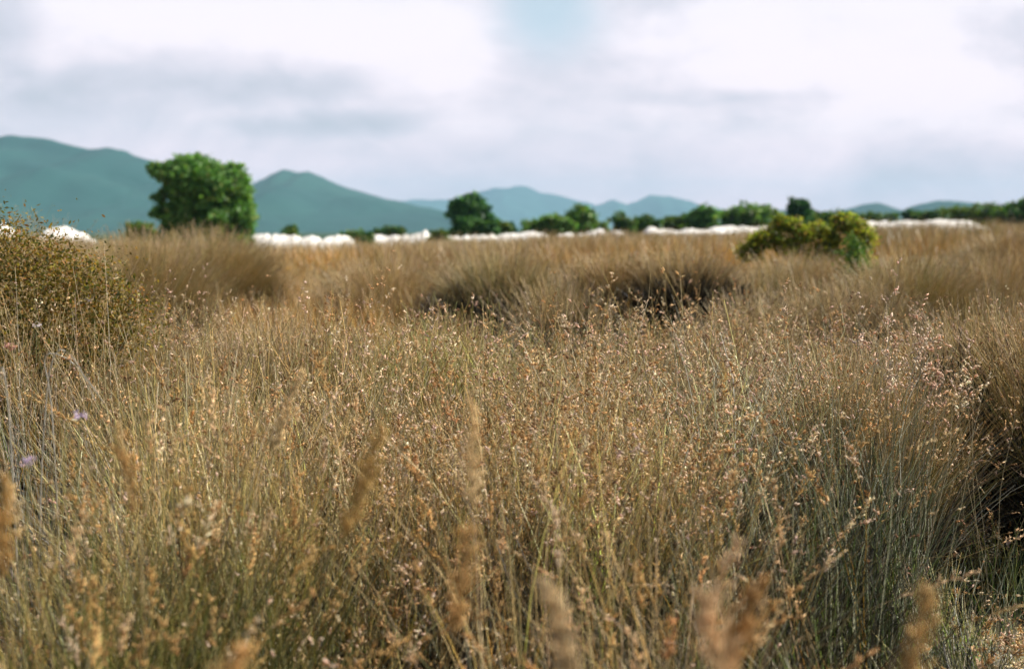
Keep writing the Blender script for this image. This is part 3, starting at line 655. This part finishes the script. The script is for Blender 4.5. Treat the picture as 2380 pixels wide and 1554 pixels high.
def shrub(label, D, lobes, pal, X0, n=4000, ls=.16, **kw): return tree('shrub', label, 'shrub', D, lobes, int(n * 1.5), ls, pal, X0, None, GT, tr=.06, **kw)
shrub('low olive bush at the right foot of the dark central tree', 84, [(1150, 525, 26, 12), (1172, 530, 20, 9)], LO, 1155, 1500)
shrub('tiny dark bush alone between two green ones right of the central tree', 88, [(1192, 524, 10, 9)], LD, 1192, 600)
shrub('low spreading green bush right of the tiny dark one', 86, [(1240, 522, 34, 12), (1285, 514, 36, 16), (1315, 520, 26, 14)], LG + LO, 1270, 3500)
shrub('rounded olive green bush standing above the low spreading one', 88, [(1348, 492, 34, 18), (1352, 506, 44, 18), (1335, 516, 50, 14), (1385, 518, 26, 12)], LO + LG, 1350, 4200)
shrub('dark low bush left of two, right of the rounded olive bush', 92, [(1440, 510, 24, 14), (1455, 518, 30, 10)], LD + LO, 1445, 1800)
shrub('flat dark bush over the short white dune right of centre', 94, [(1495, 512, 28, 13), (1515, 518, 24, 9)], LD + LO, 1500, 1800)
shrub('dark green hump, left end of the long bush row', 96, [(1640, 497, 36, 18), (1615, 506, 28, 12)], LD + LG, 1640, 2600)
shrub('broad olive bush with the highest hump of the long row', 97, [(1735, 490, 40, 18), (1700, 500, 40, 16), (1775, 494, 36, 18), (1800, 504, 34, 14)], LO + LG, 1740, 4600)
shrub('flat dim bush low between the dark upright tree and the dune', 98, [(1930, 500, 50, 12), (1890, 506, 40, 10)], LO + LD, 1910, 2000)
shrub('small dark bush on the skyline left of the last white dune', 110, [(2120, 498, 30, 10)], LD, 2120, 1200)
shrub('olive and brown bush row above the right end of the last dune', 96, [(2235, 494, 44, 14), (2290, 492, 44, 16), (2335, 498, 40, 18)], LO, 2285, 4200)
shrub('green bush rising at the right edge of the skyline', 92, [(2365, 482, 30, 16), (2400, 474, 30, 22), (2345, 494, 40, 16)], LO + LD, 2372, 3600)
shrub('small dark bush left of the big tree on the skyline', 60, [(318, 524, 26, 9), (345, 528, 20, 8)], LO, 325, 1000)
shrub('low olive bush above the first white dune right of the big tree', 72, [(675, 536, 28, 10)], LO + LD, 675, 900)
shrub('dusky bush filling the gap between the first and second dune', 70, [(820, 548, 34, 12), (850, 552, 26, 10)], LD + LO, 830, 1300)
shrub('low dark bush behind the left part of the second dune', 84, [(920, 536, 34, 10), (885, 540, 22, 9)], LD + LO, 910, 1300)
shrub('low bush patch at the break of the second dune left of the central tree', 70, [(1010, 548, 20, 10), (1030, 544, 18, 9)], LO, 1015, 900)
shrub('small low scrub between the flat dark bush and the long bush row', 98, [(1560, 512, 34, 10), (1590, 508, 26, 10)], LO, 1570, 1500)
shrub('thin line of scrub behind the start of the last white dune', 112, [(2010, 502, 40, 8), (2060, 502, 40, 8), (1970, 504, 30, 8)], LO + LD, 2020, 2000)
shrub('low scrub left of the olive and brown bush row', 108, [(2180, 498, 34, 9), (2150, 500, 30, 8)], LO + LD, 2170, 1500)
# the yellow-green bush nearer by, mid field on the right
tree('flowering_bush', 'yellow-green bush with a dark gap in mid field on the right', 'bush', 20,
     [(1790, 552, 34, 16), (1832, 522, 30, 15), (1905, 536, 40, 16), (1965, 516, 30, 18), (1742, 585, 26, 20), (1815, 510, 16, 10), (1985, 530, 26, 20), (2004, 556, 22, 34), (1992, 605, 22, 34), (1770, 560, 22, 20), (1870, 546, 30, 18), (1905, 585, 26, 18), (1835, 575, 30, 18), (1930, 560, 20, 18), (1940, 600, 24, 20)],
     26000, .032, LY + LO[:1], 1890, 560, None, tr=.05, clump=.36, fill=.5)

LB = [(.16, .125, .03, 3), (.27, .18, .045, 2.5), (.38, .18, .05, 1.8), (.08, .085, .025, 2.4), (.48, .35, .15, 1)]
tree('leafy_sapling', 'bright green leafy shoot at the right foot of the yellow-green bush', 'sapling', 17.2,
     [(1990, 585, 20, 26), (1998, 612, 18, 22), (1980, 560, 14, 20)], 2600, .028, LO + LG[2:3], 1990, 600, None, tr=.04, clump=.3, skirt=False)
tree('scrubby_bush', 'dark olive scrubby bush with fine twigs at the left edge, near-mid distance', 'bush', 6.6,
     [(90, 600, 110, 60), (-10, 555, 90, 60), (190, 660, 90, 60), (300, 760, 60, 60), (40, 700, 110, 90), (150, 690, 100, 90), (240, 760, 90, 80), (90, 800, 130, 80), (-60, 720, 110, 110), (190, 830, 90, 70), (70, 620, 70, 50), (200, 640, 50, 40), (310, 700, 40, 40), (290, 800, 50, 40), (130, 590, 30, 36), (20, 570, 30, 40), (260, 660, 30, 30)],
     15000, .0115, LB, 110, 860, None, tr=.035, clump=.62, fill=.35, skirt=False)
# ------------------------------------------------------------------ single stalks one can pick out
def stalk(name, label, X, Ytop, D, lean, kind='bead', pal=HEADC, per=26, size=.009, spread=.014, frac=.22, group=None, stem=(.40, .33, .20), bend=(0, 0), r=.002, droop=.1, n=1, fan=.03, wav=.012):
    tp = at(X, Ytop, D); bx = tp.x - lean[0] * 1.1 - bend[0]; by = D - lean[1] - bend[1]
    loc = put(bx, by); o = thing(name, label, 'seed stalk' if name != 'thistle_flower' else 'flower', loc, group)
    H = max(tp.z - loc[2], .2)
    le = np.tile(np.array(lean) / H, (n, 1)) + rng.normal(size=(n, 2)) * fan * (n > 1)
    be = np.tile(np.array(bend) / H, (n, 1))
    sl = np.linalg.norm(le + be, axis=1)
    ln = H / np.maximum(1 - .28 * np.clip(sl, 0, 1.4) ** 2 - droop * np.clip(sl, 0, 2), .4) * (rng.uniform(.86, 1, n) if n > 1 else 1)
    b1, b2 = Batch(), Batch()
    for i in range(n):
        b1, b2 = Batch(), Batch(); q = slice(i, i + 1); l_ = np.atleast_1d(ln)[q] if np.size(ln) > 1 else np.atleast_1d(ln)
        P = stems(b1, rng.normal(size=(1, 3)) * np.array([.02, .02, 0]) * (n > 1), l_, le[q], be[q], np.full(1, r), np.array([stem]) * rng.uniform(.85, 1.15), 14, 5, wav, droop)
        so_ = b1.build('stem', M_STEM, o)
        heads(b2, P, per, spread, size, pick(pal, 1), frac, shape=kind)
        b2.build('seed_head', M_HEAD, so_)
    return o
PG = 'blurred orange plumes close to the camera'
PK = [(.80, .64, .48, 3), (.74, .54, .38, 2)]
for a_ in [
    ('broad soft orange plume arching left, lower left of centre', 870, 1010, 2.1, (.16, .05), 170),
    ('narrow orange plume standing just right of the broad arching one', 1050, 940, 2.3, (-.05, .0), 130),
    ('forked orange plume at the lower right near the sandy patch', 2130, 1385, 1.75, (.05, .0), 170),
    ('large bright orange plume at the bottom, right of centre', 1745, 1370, 1.7, (.07, .0), 260),
    ('orange plume left of the large bright one at the bottom', 1600, 1370, 1.65, (-.04, .0), 170),
    ('tilted orange plume above the two at the bottom right of centre', 1700, 1265, 2.1, (.12, .0), 110),
    ('ragged golden plume at the bottom centre', 1290, 1360, 1.8, (-.06, .0), 210),
    ('thin golden plume arching right over the bottom centre', 1110, 1240, 2.0, (.12, .0), 130),
    ('stocky pale orange plume at the bottom, left of centre', 600, 1500, 1.5, (.06, .0), 170),
    ('pale orange plume standing high in the lower left quarter', 680, 880, 3.0, (.14, .0), 120),
    ('short rusty plume at the lower left edge', 30, 1120, 2.2, (-.03, .0), 160),
    ('dim orange plume in the lower left between the edge and the tall stalks', 250, 1010, 2.6, (-.05, .0), 120)]:
    stalk('grass_plume', a_[0], a_[1], a_[2] - 15, a_[3], a_[4], 'plume', PLUME, int(a_[5] * 2.6), .0048, .0085, .14, PG, stem=(.42, .30, .13), r=.0016, droop=.12, bend=(a_[4][0] * 1.1 + random.uniform(-.05, .05), .04), wav=.02)
SG = 'tall seeding stalks in focus'
stalk('seed_stalk', 'tall thin seed stalk poking highest above the pink cluster on the right', 2085, 600, 5.6, (.10, 0), pal=HEADC, per=46, size=.008, spread=.010, frac=.2, group=SG)
stalk('seed_stalk', 'dense cluster of pale pink seed stalks in focus on the upper right', 2085, 668, 5.4, (.06, 0), pal=PK, per=34, size=.011, spread=.018, frac=.20, group=SG, n=14, fan=.09, wav=.02)
stalk('seed_stalk', 'pinkish seed stalks right of and below the dense pink cluster', 2195, 770, 5.3, (.10, 0), pal=PK, per=28, size=.011, spread=.017, frac=.22, group=SG, n=9, fan=.08, wav=.02)
stalk('seed_stalk', 'lone pale seed stalk in front of the brown tussock with a dark foot', 1832, 645, 6.0, (.03, 0), pal=PK, per=24, size=.009, spread=.012, frac=.14, group=SG)
stalk('seed_stalk', 'seed stalk with white bracts hanging in front of the small black hollow', 1335, 672, 6.0, (.06, 0), pal=PK, per=28, size=.009, spread=.013, frac=.16, group=SG)
stalk('seed_stalk', 'pale seed stalk left of the small black hollow', 1218, 665, 6.1, (-.04, 0), pal=PK, per=28, size=.009, spread=.013, frac=.16, group=SG)
stalk('seed_stalk', 'leaning seed stalk rising left of the far tussocks near centre', 1160, 640, 6.2, (.22, 0), pal=HEADC, per=26, size=.008, spread=.012, frac=.2, group=SG)
stalk('seed_stalk', 'curled pink seed stalks against the blackest hollow', 1530, 700, 6.0, (-.10, 0), pal=PK, per=26, size=.009, spread=.013, frac=.16, group=SG, n=3, fan=.08)
stalk('seed_stalk', 'golden seed stalk above the left part of the near crest', 725, 625, 6.8, (.05, 0), pal=HEADC, per=30, size=.009, spread=.014, frac=.14, group=SG, n=2, fan=.04)
stalk('seed_stalk', 'long slanting stalk with white beads, left of centre in front', 985, 945, 3.9, (.36, 0), pal=PK, per=42, size=.008, spread=.009, frac=.34, group=SG)
stalk('seed_stalk', 'slanting straw stalk beside the dark foot of the left bush', 330, 810, 4.4, (.32, .0), pal=HEADC, per=26, size=.008, spread=.010, frac=.28, group=SG)
stalk('seed_stalk', 'seed stalk drooping right in front of the amber reeds at the right edge', 2310, 860, 5.2, (.20, 0), pal=PK, per=24, size=.009, spread=.013, frac=.16, group=SG)
def arch(label, Xb, X1, Y1, D, dx):
    """long bare grey stalk that arches over"""
    loc = put((Xb - 1190) * K * D, D); o = thing('dry_stalk', label, 'dry stalk', loc, 'bare arching stalks by the left bush')
    tp = at(X1, Y1, D) - Vector(loc); b1 = Batch()
    pts = [(0, 0, 0), (tp.x * .25, 0, tp.z * .55), (tp.x * .6, 0, tp.z * .88), (tp.x, 0, tp.z), (tp.x + dx * .45, .02, tp.z - .02), (tp.x + dx, .03, tp.z - .14)]
    q = []
    for i in range(len(pts) - 1):
        p0, p1, p2, p3 = [Vector(pts[min(max(j, 0), len(pts) - 1)]) for j in (i - 1, i, i + 1, i + 2)]
        for s_ in (0, .25, .5, .75): q.append(.5 * ((2 * p1) + (-p0 + p2) * s_ + (2 * p0 - 5 * p1 + 4 * p2 - p3) * s_ ** 2 + (-p0 + 3 * p1 - 3 * p2 + p3) * s_ ** 3))
    q.append(Vector(pts[-1]))
    tube(b1, q, list(np.linspace(.0026, .0012, len(q))), (.46, .42, .34), 6); b1.build('stem', M_STEM, o)
    b2 = Batch(); P = np.array([[list(v) for v in q]]); heads(b2, P, 14, .006, .006, pick(HEADC, 1), .25); b2.build('seed_head', M_HEAD, o)
for a_ in [('bunch of tan seed stalks on the crest left of the golden dome', 1065, 690, 6.3, 6), ('bunch of tan seed stalks on the crest below the golden dome', 1420, 700, 6.4, 7),
           ('loose bunch of pale seed stalks below the dark tussock row', 1660, 735, 6.0, 7), ('wide bunch of pale pink seed stalks below the yellow-green bush', 1880, 745, 5.9, 9),
           ('warm tan bunch of seed stalks on the left-hand crest', 800, 690, 6.6, 6), ('small bunch of tan seed stalks low at the right edge', 2280, 800, 5.6, 6)]:
    stalk('seed_stalk', a_[0], a_[1], a_[2], a_[3], (random.uniform(-.06, .12), 0), pal=PK + HEADC[:2], per=30, size=.0105, spread=.016, frac=.2, group=SG, n=a_[4], fan=.12, wav=.025)
arch('pale stalk arching over in front of the black foot of the left bush', 60, 130, 820, 4.0, .10)
arch('pale stalk bending right beside the arching one at the left bush', 130, 105, 828, 4.1, .16)
arch('bare pale stalk standing at the very left edge', 30, 8, 860, 3.8, -.05)
def flower(label, X, Y, D, s, pal, white=False):
    tp = at(X, Y, D); loc = put(tp.x - .03, D); o = thing('thistle_flower', label, 'flower', loc, 'small mauve flowers in the left grass')
    H = tp.z - loc[2]; b1, b2 = Batch(), Batch()
    tube(b1, [(0, 0, 0), (.005, .01, H * .5), (.03, 0, H)], [.0022, .0018, .0014], (.22, .24, .10), 6)
    b1.build('stem', M_STEM, o)
    n = 26; d = rng.normal(size=(n, 3)) * np.array([1, 1, .5]) + np.array([0, 0, .35]); d /= np.linalg.norm(d, axis=1, keepdims=True)
    leaves(b2, np.array([.03, 0, H])[None] + d * s * rng.uniform(.3, 1.0, (n, 1)), d + rng.normal(size=(n, 3)) * .5, np.full(n, s * .34), pick(pal, n))
    b2.build('petals', M_PETAL, o)
MV = [(.60, .46, .60, 3), (.72, .60, .70, 2)]
flower('pale mauve flower high on the left bush', 208, 700, 6.6, .028, [(.66, .58, .68, 1)])
flower('mauve flower in the grass below the foot of the left bush', 185, 968, 3.6, .020, MV)
flower('mauve flower by the left edge, lowest of the flowers', 66, 1072, 3.2, .018, MV)
flower('small pinkish white flower on the dark side of the left bush', 85, 758, 6.2, .022, [(.70, .60, .60, 1)])
flower('coral pink flower at the left edge on the rusty bush', 25, 808, 5.8, .030, [(.70, .38, .30, 1)])

# ------------------------------------------------------------------ air
def haze():
    me = bpy.data.meshes.new('haze'); x, z0, z1 = 8600.0, -8.0, 290.0
    v = [(sx * x, sy * x, z) for z in (z0, z1) for sy in (-1, 1) for sx in (-1, 1)]
    me.from_pydata(v, [], [(0, 2, 3, 1), (4, 5, 7, 6), (0, 1, 5, 4), (2, 6, 7, 3), (0, 4, 6, 2), (1, 3, 7, 5)])
    o = bpy.data.objects.new('haze', me); S.collection.objects.link(o); o['kind'] = 'stuff'
    m = bpy.data.materials.new('air'); m.use_nodes = True; t_ = m.node_tree; t_.nodes.clear()
    pv = N(t_, 'ShaderNodeVolumePrincipled'); pv.inputs['Color'].default_value = (.48, .80, 1.0, 1); pv.inputs['Density'].default_value = 1.25e-4
    pv.inputs['Anisotropy'].default_value = 0.0
    ou = N(t_, 'ShaderNodeOutputMaterial'); L(t_, pv.outputs[0], ou.inputs['Volume']); me.materials.append(m)
haze()
